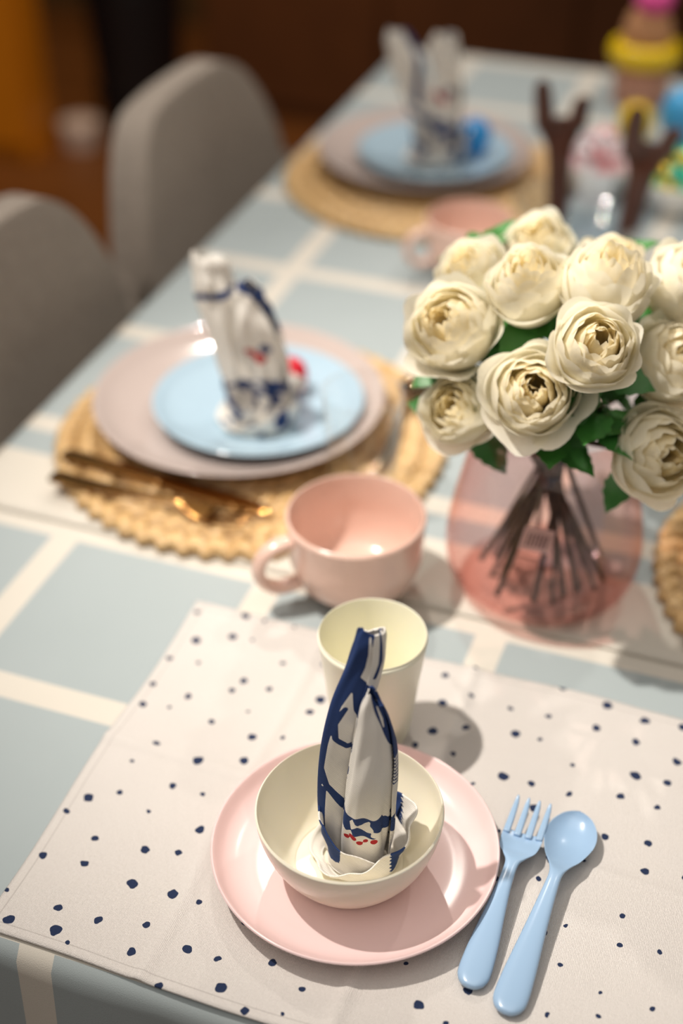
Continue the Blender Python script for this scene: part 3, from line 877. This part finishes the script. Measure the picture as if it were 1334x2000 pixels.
for bi, ((x, y), lab) in enumerate(CB):
    o = mk('sweet_bowl', cb, cf, M_white, True, None, (x, y, ZC)); tag(o, lab, 'bowl', 'small white sweet bowls')
    protos = [mk('sweet', cv, cfa, m) for m in cm[bi]]
    k = 0
    for lay, (n, rad, zz) in enumerate(((5, .020, .017), (9, .032, .036), (7, .023, .052), (3, .011, .066))):
        for j in range(n):
            a = 2*pi*j/n+lay
            src = protos[k % 3]
            o = src if k < 3 else src.copy()
            if k >= 3: COL.objects.link(o)
            o.location = (x+rad*math.cos(a), y+rad*math.sin(a), ZC+zz); o.rotation_euler = (rr.uniform(-.3, .3), rr.uniform(-1, 1), a+rr.uniform(-.3, .3))
            tag(o, ('pink and silver' if bi == 0 else 'green and gold')+' foil-wrapped sweet in white bowl', 'candy', 'wrapped sweets in bowls')
            k += 1
egg('chocolate_egg', (-.262, 1.878, ZC), .024, F_yel, 'large yellow foil-wrapped egg on tablecloth')
egg('chocolate_egg', (-.200, 1.895, ZC), .033, F_lb, 'large light blue foil-wrapped egg on tablecloth')
ge = empty('gift_jar', (-.285, 2.05, ZC))
mk('jar', *lathe(smoothprof([(0, 0), (.034, 0), (.039, .006), (.041, .042), (.038, .052), (.034, .055)], 5)+[(0, .056)], 48), simple('salmon_ceramic', 'c89078', .3), True, ge)
mk('ribbon', *lathe([(.036, .057)]+smoothprof([(.047, .059), (.052, .072), (.047, .086), (.034, .088)], 5)+[(.03, .074), (.036, .057)], 48), F_yel, True, ge)
mk('cloth_top', *lathe([(0, .057), (.029, .057)]+smoothprof([(.036, .095), (.032, .115), (.024, .13)], 5)+[(0, .132)], 40), simple('tan_cloth', 'c08a60', .8), True, ge)
mk('pompom', *xf(lathe([(.027*math.sin(a), -.022*math.cos(a)) if 0 < a < pi else (0, -.022*math.cos(a)) for a in np.linspace(0, pi, 18)], 32), Matrix.Translation((.004, 0, .146))), simple('pink_wool', 'e8569c', .9, bump=.5), True, ge)
tag(ge, 'salmon jar with yellow ribbon and pink pompom top', 'jar')

# ------------------------------------------------------------------ chairs
def chair(loc, rz, label, wf=1.0, hf=1.0):
    e = empty('dining_chair', loc, rz)
    nu, nv = 36, 26; V = []; F = []
    z0, H = .43, .45*hf
    for j in range(nv+1):
        v = j/nv
        for i in range(nu+1):
            u = i/nu*2-1
            hw = (.185+.04*math.sin(min(1, v/.7)*pi/2))*wf
            drop = .42*max(0, abs(u)-.35)**2.2/.38
            z = z0+H*v*(1-drop*v)
            y = u*hw*(1-.10*max(0, v-.6)**1.5*abs(u)**3*2)
            x = -.03-.045*v+.055*u*u*(.3+.7*v)
            V.append((x, y, z))
    for j in range(nv):
        for i in range(nu):
            a = j*(nu+1)+i; F.append((a, a+1, a+nu+2, a+nu+1))
    b = mk('backrest', V, F, M_fabric, True, e)
    s = b.modifiers.new('s', 'SOLIDIFY'); s.thickness = .045; s.offset = 0
    bevel(b, .018, 4)
    st = mk('seat', *box(.03, .46, -.215, .215, .41, .48), M_fabric, False, e); bevel(st, .025, 4)
    for sx in (.06, .42):
        for sy in (-.17, .17):
            k = 1 if sx > .2 else -1
            mk('leg', *tube([(sx+k*.02, sy*1.08, 0), (sx, sy, .409)], [.011, .018], 14), M_dwood, True, e)
    tag(e, label, 'chair', 'grey upholstered dining chairs')
    return e
chair((-.718, 1.090, 0), 0, 'grey fabric dining chair with rounded back at table side', 1, 1.02)
chair((-.733, 1.578, 0), 0, 'grey fabric dining chair with rounded back at table side', 1.10, .98)

# ------------------------------------------------------------------ lights
def spot(name, loc, tgt, power, size, ang, blend, col):
    l = bpy.data.lights.new(name, 'SPOT'); l.energy = power; l.shadow_soft_size = size
    l.spot_size = math.radians(ang); l.spot_blend = blend; l.color = col
    o = bpy.data.objects.new(name, l); COL.objects.link(o); o.location = loc
    o.rotation_euler = (Vector(tgt)-Vector(loc)).to_track_quat('-Z', 'Y').to_euler(); return o
spot('ceiling_spot', (-1.02, .62, 2.6), (-.10, .98, .75), 192, .025, 43, 1.0, (1, .93, .85))
spot('ceiling_spot', (-.9, 2.2, 2.6), (-.4, 1.55, .75), 78, .025, 60, .9, (1, .93, .85))
spot('ceiling_spot', (.3, 2.3, 2.6), (-.3, 1.6, .75), 46, .025, 60, .9, (1, .93, .85))
spot('ceiling_spot', (-1.3, 2.2, 2.6), (-2.1, 3.2, .4), 100, .05, 80, .9, (1, .75, .5))  # added warm spot to lift the floor and back of the room
al = bpy.data.lights.new('front_fill', 'AREA'); al.energy = 20; al.size = 2.2; al.color = (1, .93, .86)  # added soft fill for the camera-facing sides, not a fixture of the room
ao = bpy.data.objects.new('front_fill', al); COL.objects.link(ao); ao.location = (-.3, .1, 2.6); ao.rotation_euler = (math.radians(28), 0, 0)
w = bpy.data.worlds.new('World'); S.world = w; w.use_nodes = True
w.node_tree.nodes['Background'].inputs[0].default_value = (1, .92, .84, 1)
w.node_tree.nodes['Background'].inputs[1].default_value = .12

# ------------------------------------------------------------------ camera
cd = bpy.data.cameras.new('Camera'); cam = bpy.data.objects.new('Camera', cd); COL.objects.link(cam)
cam.location = (0, 0, 1.5); cam.rotation_euler = (math.radians(90-36.4), 0, R20)
cd.sensor_fit = 'VERTICAL'; cd.sensor_height = 36; cd.lens = 50
cd.dof.use_dof = True; cd.dof.focus_distance = .90; cd.dof.aperture_fstop = 2.0
cd.clip_start = .02
S.camera = cam
